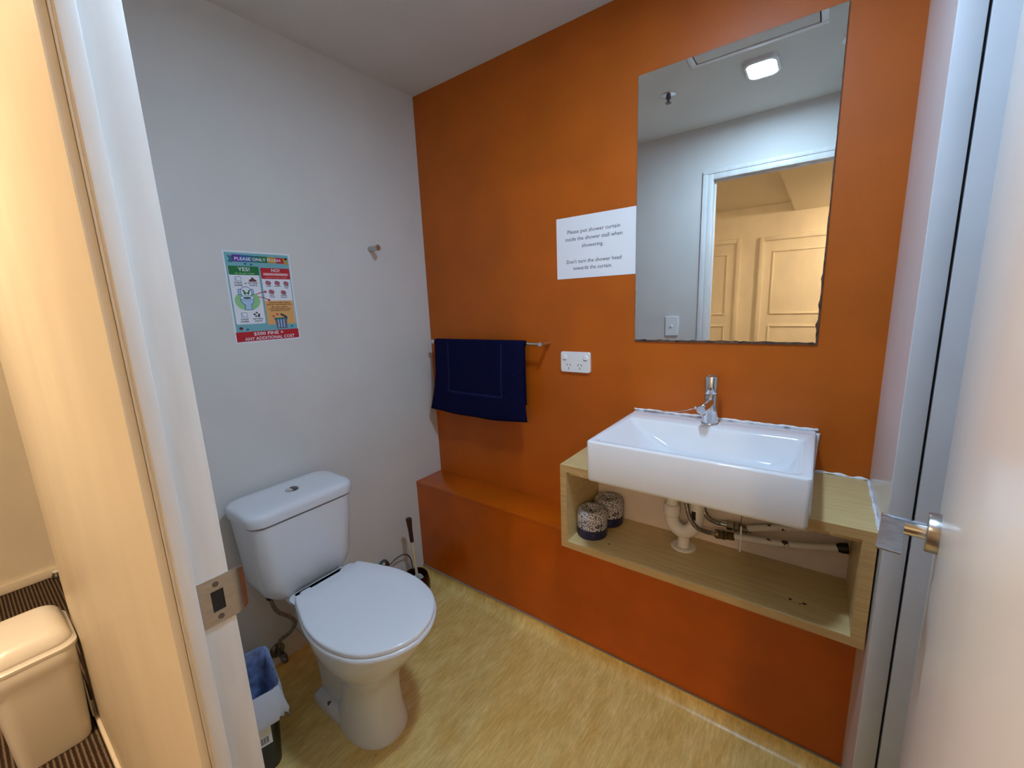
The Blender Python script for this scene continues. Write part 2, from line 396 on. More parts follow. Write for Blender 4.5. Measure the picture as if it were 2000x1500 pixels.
# top board with the opening for the waste under the basin
tb_bm = bmesh.new()
for a in ((XS, 1.10, DS + 0.0006, 0), (1.48, XE, DS + 0.0006, 0), (1.10, 1.48, DS + 0.0006, -0.29), (1.10, 1.48, -0.03, 0)):
    bm_box(tb_bm, a[0], a[1], a[2], a[3], Z1 - TH, Z1)
tb = obj('top_board', tb_bm, 'beech', t)
box('edge_band', XS, XE, DS, DS + 0.0006, Z1 - TH, Z1, 'beech_edge', tb)
board('side_board', XS, XS + TH, DS, -0.07, Z0 + TH, Z1 - TH, 1)
board('side_board', XE - TH - 0.003, XE, DS, -0.07, Z0 + TH, Z1 - TH, 1)
box('back_board', XS + TH, 1.389, -0.078, -0.07, Z0 + TH, Z1 - TH, 'back_board', t)
box('back_board', 1.391, XE - TH - 0.003, -0.078, -0.07, Z0 + TH, Z1 - TH, 'back_board', t)
box('support_rail', XS + TH, 1.10, DS + 0.02, DS + 0.036, Z1 - TH - 0.016, Z1 - TH, 'beech', t)
box('support_rail', 1.48, XE - TH - 0.003, DS + 0.02, DS + 0.036, Z1 - TH - 0.016, Z1 - TH, 'beech', t)
for x, z in ((0.967, Z1 - TH - 0.008), (1.598, Z1 - TH - 0.008)):
    lathe('screw_cap', (x, DS + 0.02, z), (0, -1, 0), [(0, 0.0055), (0.0015, 0.005), (0.002, 0.002)], 'plastic_white', t, 14)
for x, y, r in ((1.531, -0.249, 0.006), (1.561, -0.250, 0.006), (1.042, -0.262, 0.004), (1.552, -0.256, 0.003)):
    poly = [(r * (0.6 + 0.5 * random.random()) * math.cos(a * 0.785), r * (0.45 + 0.4 * random.random()) * math.sin(a * 0.785)) for a in range(8)]
    prism('chip_mark', poly, (x, y, Z0 + TH), (1, 0, 0), (0, 1, 0), (0, 0, 1), -0.0005, 0.0003, 'grime', bb)
# white sealant between the shelf and the walls
bm = bmesh.new()
bm_tube(bm, [(1.556, -0.004, Z1 + 0.002), (1.60, -0.003, Z1 + 0.004), (1.64, -0.004, Z1 + 0.002), (1.675, -0.005, Z1 + 0.004)], lambda u: 0.004 + 0.002 * math.sin(u * 17), 8)
bm_tube(bm, [(1.676, -0.005, Z1 + 0.002), (1.676, -0.15, Z1 + 0.001), (1.676, -0.31, Z1 + 0.001)], lambda u: 0.0035 + 0.001 * math.sin(u * 23), 8)
obj('sealant_bead', bm, 'white_seal', t, True, label='ragged white sealant')

# ------------------------------------------------------------------ wash basin
BX0, BX1, BY, BZ0, BZ1 = 1.0289, 1.5525, -0.3963, 0.7745, 0.8969
t = thing('wash_basin', 'white rectangular ceramic wash basin standing on the beech shelf', 'basin', (1.29, -0.2, BZ0))
L = [rrect(BX0 + 0.012, BX1 - 0.012, BY + 0.012, -0.004, 0.010, BZ0), rrect(BX0 + 0.003, BX1 - 0.003, BY + 0.003, -0.0025, 0.010, BZ0 + 0.004),
     rrect(BX0 + 0.0005, BX1 - 0.0005, BY + 0.0005, -0.002, 0.010, BZ0 + 0.012), rrect(BX0, BX1, BY, -0.002, 0.010, BZ1 - 0.005),
     rrect(BX0 + 0.0015, BX1 - 0.0015, BY + 0.0015, -0.003, 0.009, BZ1 - 0.0012), rrect(BX0 + 0.005, BX1 - 0.005, BY + 0.005, -0.006, 0.008, BZ1)]
ix0, ix1, iy0, iy1 = 1.052, 1.528, -0.376, -0.108
L += [rrect(ix0 - 0.003, ix1 + 0.003, iy0 - 0.003, iy1 + 0.003, 0.020, BZ1), rrect(ix0, ix1, iy0, iy1, 0.018, BZ1 - 0.002), rrect(ix0 + 0.004, ix1 - 0.003, iy0 + 0.003, iy1 - 0.002, 0.018, BZ1 - 0.008),
      rrect(ix0 + 0.05, ix1 - 0.012, iy0 + 0.012, iy1 - 0.008, 0.025, BZ1 - 0.04), rrect(ix0 + 0.10, ix1 - 0.028, iy0 + 0.026, iy1 - 0.016, 0.035, BZ1 - 0.072),
      rrect(ix0 + 0.14, ix1 - 0.06, iy0 + 0.05, iy1 - 0.03, 0.04, BZ1 - 0.086), rrect(ix0 + 0.19, ix1 - 0.15, iy0 + 0.11, iy1 - 0.09, 0.03, BZ1 - 0.090)]
loft('basin_body', L, 'ceramic', t, smooth=50)
lathe('waste_outlet', (1.262, -0.235, BZ1 - 0.0895), (0, 0, 1), [(0, 0.024), (0.002, 0.023), (0.001, 0.014)], 'chrome', t, 24)
bm = bmesh.new()
bm_tube(bm, [(BX0 - 0.004, -0.004, BZ1 + 0.003)] + [(BX0 + (BX1 - BX0) * i / 22, -0.003, BZ1 + 0.0015 + 0.003 * random.random()) for i in range(23)] + [(BX1 + 0.004, -0.004, BZ1 + 0.003)], lambda u: 0.003 + 0.0016 * math.sin(u * 60) ** 2, 7, k=3)
bm_tube(bm, [(BX1 + 0.003, -0.004, BZ1 - 0.006), (BX1 + 0.003, -0.004, BZ1 - 0.06), (BX1 + 0.003, -0.006, BZ0 + 0.005)], lambda u: 0.005 * (1 - u) ** 2 + 0.002, 7)
bm_tube(bm, [(BX1 + 0.002, -0.01, BZ0 + 0.002), (BX1 + 0.001, -0.15, BZ0 + 0.002), (BX1, -0.31, BZ0 + 0.003)], 0.003, 7)
obj('sealant_bead', bm, 'white_seal', t, True, label='ragged white sealant')

# ------------------------------------------------------------------ mixer tap
tx, ty = 1.285, -0.064
t = thing('mixer_tap', 'chrome cylinder mixer tap on the back rim of the basin', 'tap', (tx, ty, BZ1))
lathe('base_ring', (tx, ty, BZ1), (0, 0, 1), [(0, 0.0255), (0.004, 0.0255), (0.006, 0.0245)], 'chrome', t, 32)
lathe('tap_body', (tx, ty, BZ1 + 0.006), (0, 0, 1), [(0, 0.0235), (0.02, 0.0225), (0.055, 0.0205), (0.088, 0.0195)], 'chrome', t, 32)
lathe('lever_cap', (tx, ty, BZ1 + 0.0955), (0, 0, 1), [(0, 0.0195), (0.001, 0.0198), (0.052, 0.0198), (0.0535, 0.019), (0.054, 0.016), (0.052, 0.014)], 'chrome', t, 32)
sd = Vector((-0.10, -1.0, -0.13)).normalized()
sb = Vector((tx, ty, BZ1 + 0.072)); sp_ = lathe('spout', sb, sd, [(0, 0.0138), (0.085, 0.0138), (0.088, 0.0125)], 'chrome', t, 24)
lathe('aerator', sb + sd * 0.074, (0, -0.15, -1), [(0.006, 0.0095), (0.019, 0.0095)], 'chrome', sp_, 20)
# ------------------------------------------------------------------ plug chain
ch = thing('plug_chain', 'thin beaded chain lying along the back of the basin to the tap', 'chain', (1.15, -0.02, BZ1))
P = catmull([(1.062, -0.012, BZ1 + 0.004), (1.11, -0.014, BZ1 + 0.005), (1.16, -0.018, BZ1 + 0.012), (1.20, -0.026, BZ1 + 0.022), (1.232, -0.040, BZ1 + 0.036)], 14)
bm = bmesh.new()
for p in P[::1]:
    bmesh.ops.create_icosphere(bm, subdivisions=1, radius=0.0018, matrix=Matrix.Translation(p))
bm_tube(bm, P[::4], 0.0006, 5)
obj('bead_strand', bm, 'chrome', ch, True)
bm = bmesh.new()
bmesh.ops.create_uvsphere(bm, u_segments=12, v_segments=8, radius=0.0055, matrix=Matrix.Translation((1.238, -0.044, BZ1 + 0.041)))
bm_tube(bm, [(1.238, -0.044, BZ1 + 0.041), (1.25, -0.052, BZ1 + 0.045), (1.266, -0.058, BZ1 + 0.045)], 0.0014, 6)
obj('end_knob', bm, 'chrome', ch, True)

# ------------------------------------------------------------------ plumbing under the basin
t = thing('bottle_trap', 'cream plastic waste trap with u-bend under the basin', 'pipe', (1.235, -0.13, Z0 + TH))
zt = Z0 + TH
lathe('floor_flange', (1.243, -0.150, zt), (0, 0, 1), [(0, 0.037), (0.003, 0.0365), (0.005, 0.033), (0.004, 0.022)], 'pvc', t, 32)
lathe('outlet_pipe', (1.243, -0.150, zt + 0.003), (0, 0, 1), [(0, 0.0175), (0.045, 0.0175)], 'pvc', t, 24)
yq = -0.152
tube('u_bend', [(1.205, yq, zt + 0.135), (1.205, yq, zt + 0.098), (1.212, yq, zt + 0.070), (1.238, yq, zt + 0.053), (1.266, yq, zt + 0.068), (1.277, yq, zt + 0.10), (1.278, yq, zt + 0.16), (1.278, yq, zt + 0.262)], 0.021, 'pvc', t, 20)
lathe('collar', (1.205, yq, zt + 0.10), (0, 0, 1), [(0, 0.0215), (0.004, 0.025), (0.036, 0.025), (0.038, 0.0235)], 'pvc', t, 24)
lathe('tail_pipe', (1.205, yq, zt + 0.118), (0, 0, 1), [(0, 0.0185), (0.146, 0.0185)], 'pvc', t, 24)
st = box('round_sticker', 1.268, 1.280, yq - 0.0218, yq - 0.0211, zt + 0.11, zt + 0.138, 'slot', t, bev=0.0003)
def hose(name, pts, label):
    h = thing(name, label, 'hose', pts[0])
    tube('braided_hose', pts, 0.0066, 'braid', h, 10)
    e = Vector(pts[-1]); d = (e - Vector(pts[-2])).normalized()
    lathe('crimp_sleeve', e - d * 0.014, d, [(0, 0.0076), (0.020, 0.0076)], 'chrome', h, 14)
    lathe('hex_nut', e + d * 0.003, d, [(0, 0.011), (0.001, 0.0135), (0.016, 0.0135), (0.017, 0.011)], 'brass', h, 6, smooth=False)
    lathe('hex_nut', e + d * 0.023, d, [(0, 0.011), (0.001, 0.014), (0.010, 0.014), (0.011, 0.011)], 'brass', h, 6, smooth=False)
    lathe('coupling', e + d * 0.018, d, [(0, 0.008), (0.017, 0.008), (0.018, 0.012), (0.042, 0.012), (0.043, 0.0085), (0.052, 0.0085)], 'brass', h, 18)
    return e + d * 0.062
pe = hose('flexible_hose', [(1.240, -0.12, 0.77), (1.248, -0.165, 0.70), (1.260, -0.182, 0.645), (1.283, -0.184, 0.607), (1.312, -0.165, 0.588), (1.330, -0.15, 0.582)], 'braided tap hose curving in front of the waste trap')
pe2 = hose('flexible_hose', [(1.285, -0.10, 0.77), (1.288, -0.115, 0.66), (1.300, -0.125, 0.621), (1.325, -0.12, 0.604), (1.352, -0.112, 0.600)], 'braided tap hose passing behind the waste trap')
def supply(pts, label):
    s = thing('supply_pipe', label, 'pipe', pts[0])
    tube('pipe_run', pts, 0.0098, 'chip_pipe', s, 14)
    return s
s1 = supply([tuple(pe - Vector((0.012, 0, 0))), (1.46, -0.125, 0.585), (1.55, -0.115, 0.596), (1.645, -0.108, 0.616)], 'chipped white supply pipe running to the black wall gland')
lathe('wall_gland', (1.620, -0.108, 0.611), (1, 0, 0.2), [(0, 0.0105), (0.010, 0.0135), (0.024, 0.0145), (0.026, 0.0105)], 'black', s1, 16)
supply([tuple(pe2 - Vector((0.012, 0, 0))), (1.48, -0.10, 0.622), (1.56, -0.096, 0.642), (1.648, -0.094, 0.665)], 'upper white supply pipe tucked behind the front of the basin')
box('cable_tie', 1.397, 1.401, -0.151, -0.148, 0.545, 0.626, 'plastic_white', s1, bev=0.001)

# ------------------------------------------------------------------ toilet rolls
def roll(x, y, label, letter):
    z = Z0 + TH; t = thing('toilet_roll', label, 'toilet roll', (x, y, z), group='wrapped toilet rolls on the shelf')
    lathe('navy_band', (x, y, z), (0, 0, 1), [(0, 0.046), (0.003, 0.049), (0.034, 0.0502)], 'navy_wrap', t, 40, cap1=False)
    lathe('speckled_wrap', (x, y, z), (0, 0, 1), [(0.034, 0.0502), (0.08, 0.0502), (0.089, 0.0475), (0.0935, 0.042), (0.0945, 0.033), (0.0915, 0.02), (0.086, 0.013), (0.075, 0.01)], 'speckle', t, 40, cap0=False)
    if letter:
        a = -0.62
        for i, ch_ in enumerate('M'):
            d = Vector((math.cos(a), math.sin(a), 0)); u = Vector((-math.sin(a), math.cos(a), 0))
            text('printed_letter', ch_, 0.026, Vector((x, y, z + 0.043)) + d * 0.0506, u, (0, 0, 1), 'black_ink', t)
        d = Vector((math.cos(-1.1), math.sin(-1.1), 0)); u = Vector((-math.sin(-1.1), math.cos(-1.1), 0))
        for zz, ww in ((0.021, 0.010), (0.016, 0.007)):
            o = Vector((x, y, z + zz)) + d * 0.0503
            prism('printed_line', [(-ww / 2, 0), (ww / 2, 0), (ww / 2, 0.0016), (-ww / 2, 0.0016)], o, u, (0, 0, 1), d, 0, 0.0003, 'p_grey', t)
roll(0.968, -0.232, 'front speckled toilet roll with navy band and black letter m', True)
roll(0.982, -0.128, 'rear speckled toilet roll against the back of the shelf', True)

# ------------------------------------------------------------------ mirror
MX0, MX1, MZ0, MZ1 = 1.0221, 1.5355, 1.1397, 1.961
t = thing('wall_mirror', 'large frameless mirror with corroded lower edges on the orange wall', 'mirror', ((MX0 + MX1) / 2, 0, MZ0))
box('mirror_backing', MX0, MX1, -0.0046, -0.0005, MZ0, MZ1, 'mirror_back', t)
poly = []
def edge(a, b, n, amp, base):
    for i in range(n):
        u = i / n; k = base + amp * abs(random.gauss(0, 0.6)) * (1 if random.random() < .6 else .3)
        poly.append((a, b, u, k))
edge((MX0, MZ0), (MX1, MZ0), 46, 0.0042, 0.0062)
edge((MX1, MZ0), (MX1, MZ1), 60, 0.0036, 0.0042)
edge((MX1, MZ1), (MX0, MZ1), 10, 0.0003, 0.0006)
edge((MX0, MZ1), (MX0, MZ0), 60, 0.0008, 0.0008)
pp = []
for a, b, u, k in poly:
    p = Vector(a).lerp(Vector(b), u); d = Vector((b[0] - a[0], b[1] - a[1])).normalized(); nrm = Vector((-d.y, d.x)); 
    if a[0] == MX1 and b[0] == MX1: k *= max(0.25, 1 - 1.1 * u)
    q = p + nrm * k
    pp.append((min(max(q.x, MX0 + 0.0006), MX1 - 0.0008), min(max(q.y, MZ0 + 0.005), MZ1 - 0.0006)))
prism('mirror_glass', pp, (0, 0, 0), (1, 0, 0), (0, 0, 1), (0, -1, 0), 0.0046, 0.0052, 'mirror', t)

# ------------------------------------------------------------------ notice paper
NX0, NX1, NZ0, NZ1 = 0.7188, 1.0212, 1.3677, 1.5835
t = thing('paper_notice', 'white printed shower curtain notice taped beside the mirror', 'notice', ((NX0 + NX1) / 2, 0, NZ0))
box('sheet', NX0, NX1, -0.0016, -0.0006, NZ0, NZ1, 'paper', t)
nw, nh = NX1 - NX0, NZ1 - NZ0
for s, b, wd, cx in (('Please put shower curtain', 0.268, 0.665, 0.484), ('inside the shower stall when', 0.385, 0.72, 0.484), ('showering.', 0.505, 0.275, 0.48), ("Don't turn the shower head", 0.752, 0.70, 0.484), ('towards the curtain.', 0.862, 0.50, 0.476)):
    text('printed_text', s, 0.0185, (NX0 + nw * cx, -0.0018, NZ1 - nh * b), (1, 0, 0), (0, 0, 1), 'ink', t, width=nw * wd, bold=0.0001)

# ------------------------------------------------------------------ power outlet
OX0, OX1, OZ0, OZ1 = 0.7309, 0.8553, 1.0169, 1.0959
t = thing('power_outlet', 'white double power outlet with two switches left of the basin', 'socket', ((OX0 + OX1) / 2, 0, OZ0))
loft('faceplate', [[(x, -d, z) for x, z, _ in rrect(OX0 + i, OX1 - i, OZ0 + i, OZ1 - i, 0.008, 0)] for d, i in ((0, 0), (0.008, 0), (0.0105, 0.002))], 'plastic_white', t)
for x in (OX0 + 0.0185, OX1 - 0.0175):
    rk = lathe('rocker_switch', (x, -0.010, OZ1 - 0.0215), (0, -1, 0), [(0, 0.0105), (0.002, 0.0105), (0.004, 0.008)], 'plastic_white', t, 24)
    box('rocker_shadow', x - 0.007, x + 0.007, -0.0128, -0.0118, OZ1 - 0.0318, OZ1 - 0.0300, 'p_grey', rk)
for cx in (OX0 + 0.035, OX0 + 0.082):
    cz = OZ0 + 0.024
    for dx, dz, a in ((-0.0065, 0.005, 30), (0.0065, 0.005, -30), (0, -0.0085, 0)):
        a = math.radians(a); ux = Vector((math.cos(a), 0, math.sin(a))); uy = Vector((-math.sin(a), 0, math.cos(a)))
        ux = Vector((math.cos(a), 0, -math.sin(a))); uy = Vector((math.sin(a), 0, math.cos(a)))
        prism('socket_slot', [(-0.0011, -0.0045), (0.0011, -0.0045), (0.0011, 0.0045), (-0.0011, 0.0045)], (cx + dx, 0, cz + dz), ux, uy, (0, -1, 0), 0.010, 0.0108, 'slot', t)

# ------------------------------------------------------------------ towel rail and towel
RZ, RY = 1.128, -0.06
t = thing('towel_rail', 'chrome towel rail fixed to the orange wall', 'towel rail', (0.38, 0, RZ))
tube('rail_bar', [(0.074, RY, RZ), (0.684, RY, RZ)], 0.0055, 'chrome', t, 14, curve=False)
for x in (0.084, 0.675):
    b = lathe('bracket', (x, 0, RZ), (0, -1, 0), [(0, 0.0085), (0.045, 0.0085), (0.05, 0.0095), (0.069, 0.0095), (0.071, 0.008)], 'chrome', t, 20)
t = thing('hand_towel', 'navy terry bath mat towel with woven border hung over the rail', 'towel', (0.35, RY, 0.80))
TR = 0.0105
def towel_pt(u, s, off=0.0):
    """u across 0..1, s along the cloth in metres from the top of the rail: positive front, negative back"""
    Lf, Lb = 0.335, 0.27
    fr_ = s >= 0; v = abs(s)
    x = 0.100 + 0.505 * u
    arc = math.pi / 2 * TR
    if v < arc:
        a = v / TR; y = -TR * math.sin(a); z = TR * math.cos(a) - 0
    else:
        d = v - arc; k = d / Lf
        y = -TR - 0.012 * k - 0.004 * math.sin(u * 9 + 0.6) * k - 0.003 * math.sin(u * 17 + k * 3) * k
        if not fr_: y = -TR + 0.002 * k
        z = -d
    if fr_:
        k = v / Lf
        x += (-0.045 * (1 - u) ** 2 * max(0, k - 0.45) ** 1.5 * 2.2 + 0.012 * u ** 3 * max(0, k - 0.5) * 1.2 - 0.010 * u ** 4 * math.sin(min(k, 1) * math.pi))
        z += -0.016 * k * math.sin(u * math.pi * 0.92) + 0.008 * k * u
        y -= off
    else: y = -y; x += (0.5 - u) * 0.03 * min(1, v / 0.03)
    return Vector((x, RY + (y if fr_ else max(y, 0) if False else y), RZ + z + (off if v < arc else 0)))
NU, SS = 44, [-0.27 + 0.27 * i / 14 for i in range(14)] + [0.0025 * i for i in range(8)] + [0.02 + 0.315 * i / 26 for i in range(27)]
bm = bmesh.new(); rows = [[bm.verts.new(towel_pt(i / NU, s)) for i in range(NU + 1)] for s in SS]
for a, b in zip(rows, rows[1:]):
    for i in range(NU): bm.faces.new((a[i], a[i + 1], b[i + 1], b[i]))
o = obj('towel_cloth', bm, 'towel', t, True)
sm = o.modifiers.new('thick', 'SOLIDIFY'); sm.thickness = 0.006; sm.offset = 0
def band(path):
    bm = bmesh.new()
    rows = []
    for (u0, s0), (u1, s1) in path:
        rows.append([bm.verts.new(towel_pt(u0, s0, 0.0036)), bm.verts.new(towel_pt(u1, s1, 0.0036))])
    for a, b in zip(rows, rows[1:]): bm.faces.new((a[0], a[1], b[1], b[0]))
    obj('woven_band', bm, 'towel_band', o, True)
for u in (0.17, 0.775):
    band([((u - 0.008, 0.02 + 0.215 * i / 20), (u + 0.008, 0.02 + 0.215 * i / 20)) for i in range(21)])
band([((0.162 + 0.621 * i / 24, 0.231), (0.162 + 0.621 * i / 24, 0.239)) for i in range(25)])

# ------------------------------------------------------------------ coat hook
t = thing('wall_hook', 'small steel peg hook on the white wall', 'hook', (0, -0.302, 1.53))
lathe('peg', (0, -0.302, 1.532), (1, 0, 0), [(0, 0.0105), (0.046, 0.0105), (0.047, 0.0115), (0.057, 0.0115), (0.058, 0.0105)], 'brushed', t, 20)
lathe('pin', (0.051, -0.302, 1.540), (0, 0, 1), [(0, 0.0025), (0.018, 0.0025), (0.019, 0.002)], 'brushed', t, 10)

# ------------------------------------------------------------------ poster
PY0, PW, PZ1, PH = -0.8526, 0.211, 1.4893, 0.2972
t = thing('flush_poster', 'colourful laminated poster with flush rules and fine warning', 'poster', (0, PY0 + PW / 2, PZ1 - PH))
box('sheet', 0.0005, 0.0012, PY0, PY0 + PW, PZ1 - PH, PZ1, 'p_white', t)
def pq(a, b): return (PY0 + PW * a, PZ1 - PH * b)
def pp_(name, pts, m, lay, parent=None):
    return prism(name, [pq(a, b) for a, b in pts], (0, 0, 0), (0, 1, 0), (0, 0, 1), (1, 0, 0), 0.0012, 0.0012 + 0.00012 * lay, m, parent or t)
def pr_(name, a0, a1, b0, b1, m, lay, r=0.0):
    if r:
        pts = [(x, y * 1.0) for x, y, _ in rrect(a0, a1, b0, b1, r, 0, 4)]
    else: pts = [(a0, b0), (a1, b0), (a1, b1), (a0, b1)]
    return pp_(name, pts, m, lay)
def el_(name, ca, cb, ra, rb, m, lay, n=20): return pp_(name, [(ca + ra * math.cos(6.2832 * i / n), cb + rb * math.sin(6.2832 * i / n)) for i in range(n)], m, lay)
def tx_(s, a, b, wd, size, m, lay, bold=0.0002):
    y, z = pq(a, b); text('printed_text', s, size, (0.0012 + 0.00012 * lay + 0.00004, y, z), (0, 1, 0), (0, 0, 1), m, t, width=PW * wd, bold=bold)
pr_('teal_ground', 0.025, 0.975, 0.018, 0.88, 'p_teal', 1)
for i, c in enumerate(('p_purple', 'p_blue', 'p_tealdark', 'p_green', 'p_gold', 'p_red')):
    pr_('ribbon_band', 0.125 + 0.128 * i, 0.125 + 0.128 * (i + 1), 0.04 + 0.002 * i, 0.115, c, 2)
pp_('ribbon_tail', [(0.06, 0.05), (0.125, 0.055), (0.125, 0.125), (0.06, 0.12), (0.085, 0.085)], 'p_tealdark', 2)
pp_('ribbon_tail', [(0.893, 0.055), (0.965, 0.05), (0.94, 0.085), (0.965, 0.122), (0.893, 0.125)], 'p_gold', 2)
tx_('PLEASE ONLY FLUSH', 0.5, 0.098, 0.68, 0.0135, 'p_white', 3)
pr_('yes_panel', 0.045, 0.475, 0.16, 0.79, 'p_white', 2, 0.02)
pr_('yes_header', 0.05, 0.485, 0.16, 0.255, 'p_green', 3, 0.015)
tx_('YES!', 0.27, 0.212, 0.17, 0.0165, 'p_white', 4)
tx_('GO FLUSH THESE', 0.27, 0.246, 0.28, 0.006, 'p_lightgreen', 4)
pr_('no_panel', 0.51, 0.96, 0.17, 0.81, 'p_white', 2, 0.02)
pr_('no_header', 0.51, 0.965, 0.17, 0.293, 'p_red', 3, 0.015)
tx_('NO!', 0.74, 0.212, 0.13, 0.0145, 'p_white', 4)
pr_('header_strip', 0.54, 0.94, 0.224, 0.256, 'p_pink', 4)
tx_('STRICTLY PROHIBITED', 0.74, 0.248, 0.37, 0.0062, 'p_white', 5)
tx_("DON'T FLUSH THESE", 0.74, 0.284, 0.34, 0.0062, 'p_pink', 4)
def paper_icon(a, b):
    pr_('roll_icon', a - 0.045, a + 0.045, b - 0.026, b + 0.026, 'p_grey', 3, 0.012); pr_('roll_icon', a - 0.04, a + 0.04, b - 0.022, b + 0.022, 'p_white', 4, 0.01)
    el_('roll_icon', a - 0.03, b, 0.014, 0.018, 'p_paleblue', 5)
paper_icon(0.165, 0.297); paper_icon(0.175, 0.687)
pp_('heap_icon', [(0.31, 0.325), (0.325, 0.303), (0.35, 0.297), (0.365, 0.275), (0.385, 0.285), (0.40, 0.3), (0.425, 0.308), (0.43, 0.325)], 'p_brown', 3)
for q, (a, b) in enumerate(((0.325, 0.685), (0.36, 0.668), (0.39, 0.69), (0.345, 0.705), (0.385, 0.708))): el_('scrap_icon', a, b, 0.018, 0.011, 'p_grey' if q % 2 else 'p_dark', 3, 8)
for a, b in ((0.16, 0.348), (0.17, 0.744)): tx_('TOILET', a, b, 0.12, 0.0072, 'p_dark', 3); tx_('PAPER', a, b + 0.026, 0.115, 0.0072, 'p_dark', 3)
for a, b in ((0.37, 0.348), (0.37, 0.744)): tx_('NATURAL', a, b, 0.15, 0.0072, 'p_dark', 3); tx_('WASTE', a, b + 0.026, 0.115, 0.0072, 'p_dark', 3)
tx_('&', 0.262, 0.352, 0.025, 0.007, 'p_dark', 3)
el_('green_glow', 0.255, 0.535, 0.185, 0.105, 'p_lightgreen', 3)
pr_('cistern_icon', 0.135, 0.36, 0.405, 0.47, 'p_blue', 4, 0.01); pr_('cistern_icon', 0.143, 0.352, 0.41, 0.465, 'p_paleblue', 5, 0.01)
el_('lid_icon', 0.25, 0.44, 0.085, 0.062, 'p_blue', 6); el_('lid_icon', 0.25, 0.44, 0.077, 0.056, 'p_white', 7)
pp_('bowl_icon', [(0.15, 0.5), (0.355, 0.5), (0.34, 0.555), (0.30, 0.585), (0.315, 0.635), (0.195, 0.635), (0.21, 0.585), (0.165, 0.555)], 'p_blue', 8)
pp_('bowl_icon', [(0.158, 0.5), (0.347, 0.5), (0.333, 0.553), (0.292, 0.582), (0.305, 0.63), (0.205, 0.63), (0.218, 0.582), (0.172, 0.553)], 'p_paleblue', 9)
el_('seat_icon', 0.252, 0.502, 0.108, 0.026, 'p_blue', 10); el_('seat_icon', 0.252, 0.502, 0.1, 0.021, 'p_white', 11); el_('water_icon', 0.252, 0.503, 0.062, 0.013, 'p_tealdark', 12)
for a0, a1 in ((0.205, 0.232), (0.305, 0.278)):
    pp_('arrow_icon', [(a0 - 0.012, 0.415), (a0 + 0.012, 0.415), (a1 + 0.012, 0.445), (a1 + 0.024, 0.442), (a1, 0.472), (a1 - 0.03, 0.45), (a1 - 0.012, 0.447)], 'p_green', 12)
for (a0, b0), (a1, b1) in (((0.39, 0.465), (0.555, 0.437)), ((0.415, 0.492), (0.595, 0.53))):
    pp_('red_arrow', [(a0, b0 - 0.004), ((a0 + a1) / 2, (b0 + b1) / 2 - 0.012), (a1 - 0.03, b1 - 0.006), (a1 - 0.032, b1 - 0.018), (a1 + 0.01, b1 + 0.001), (a1 - 0.034, b1 + 0.016), (a1 - 0.03, b1 + 0.004), ((a0 + a1) / 2, (b0 + b1) / 2 - 0.003), (a0, b0 + 0.003)], 'p_red', 6)
def cross(a, b, r):
    for s in (1, -1): pp_('cross_icon', [(a - r, b - s * r * 0.72 - 0.004), (a - r + 0.008, b - s * r * 0.72 - 0.006), (a + r, b + s * r * 0.72), (a + r - 0.008, b + s * r * 0.72 + 0.006)], 'p_red', 6)
for a, b in ((0.6, 0.337), (0.742, 0.337), (0.884, 0.341), (0.633, 0.438), (0.823, 0.445)):
    el_('banned_icon', a, b, 0.045, 0.024, 'p_grey', 4, 10); el_('banned_icon', a, b, 0.03, 0.013, 'p_pink', 5, 8); cross(a, b, 0.034)
for s, a, b, wd in (('Wipes', 0.6, 0.378, 0.07), ('Napkins', 0.742, 0.376, 0.1), ('Cotton', 0.884, 0.376, 0.08), ('Pads', 0.884, 0.396, 0.06), ('Paper', 0.633, 0.48, 0.07), ('Towels', 0.633, 0.5, 0.08), ('Feminine', 0.823, 0.484, 0.1), ('Products', 0.823, 0.504, 0.1)):
    tx_(s, a, b, wd, 0.0052, 'p_dark', 3)
pr_('orange_panel', 0.505, 0.955, 0.538, 0.81, 'p_orange', 3)
for s, b, wd in (('THROW EVERYTHING', 0.566, 0.34), ('ELSE IN THE RUBBISH BIN', 0.588, 0.4), ('like wipes, napkins,', 0.615, 0.26), ('cotton pads, paper towels,', 0.636, 0.36), ('and feminine products', 0.656, 0.3)):
    tx_(s, 0.73, b, wd, 0.0055, 'p_brown', 4)
pp_('bin_icon', [(0.625, 0.745), (0.82, 0.745), (0.805, 0.86), (0.645, 0.86)], 'p_grey', 5)
for a in (0.665, 0.71, 0.755): pr_('bin_rib', a, a + 0.018, 0.755, 0.85, 'p_paleblue', 6)
pr_('bin_rim', 0.615, 0.83, 0.735, 0.755, 'p_tealdark', 7)
pp_('bin_lid', [(0.715, 0.70), (0.735, 0.685), (0.83, 0.725), (0.82, 0.745)], 'p_dark', 7)
for a, b in ((0.6, 0.715), (0.665, 0.695)): pp_('red_arrow', [(a - 0.03, b - 0.012), (a + 0.01, b - 0.006), (a + 0.008, b - 0.014), (a + 0.03, b + 0.008), (a - 0.008, b + 0.008), (a, b + 0.001)], 'p_red', 6)
for a, b, c in ((0.30, 0.135, 'p_tealdark'), (0.385, 0.14, 'p_tealdark'), (0.93, 0.06, 'p_dark'), (0.1, 0.835, 'p_brown'), (0.19, 0.85, 'p_tealdark'), (0.89, 0.84, 'p_tealdark')):
    el_('germ_icon', a, b, 0.03 if c == 'p_brown' else 0.022, 0.017 if c == 'p_brown' else 0.012, c, 2, 9)
pr_('fine_banner', 0.015, 0.985, 0.875, 0.982, 'p_red', 3)
tx_('$500 FINE +', 0.5, 0.921, 0.46, 0.0155, 'p_white', 4)
tx_('ANY ADDITIONAL COST', 0.52, 0.972, 0.78, 0.0145, 'p_white', 4)

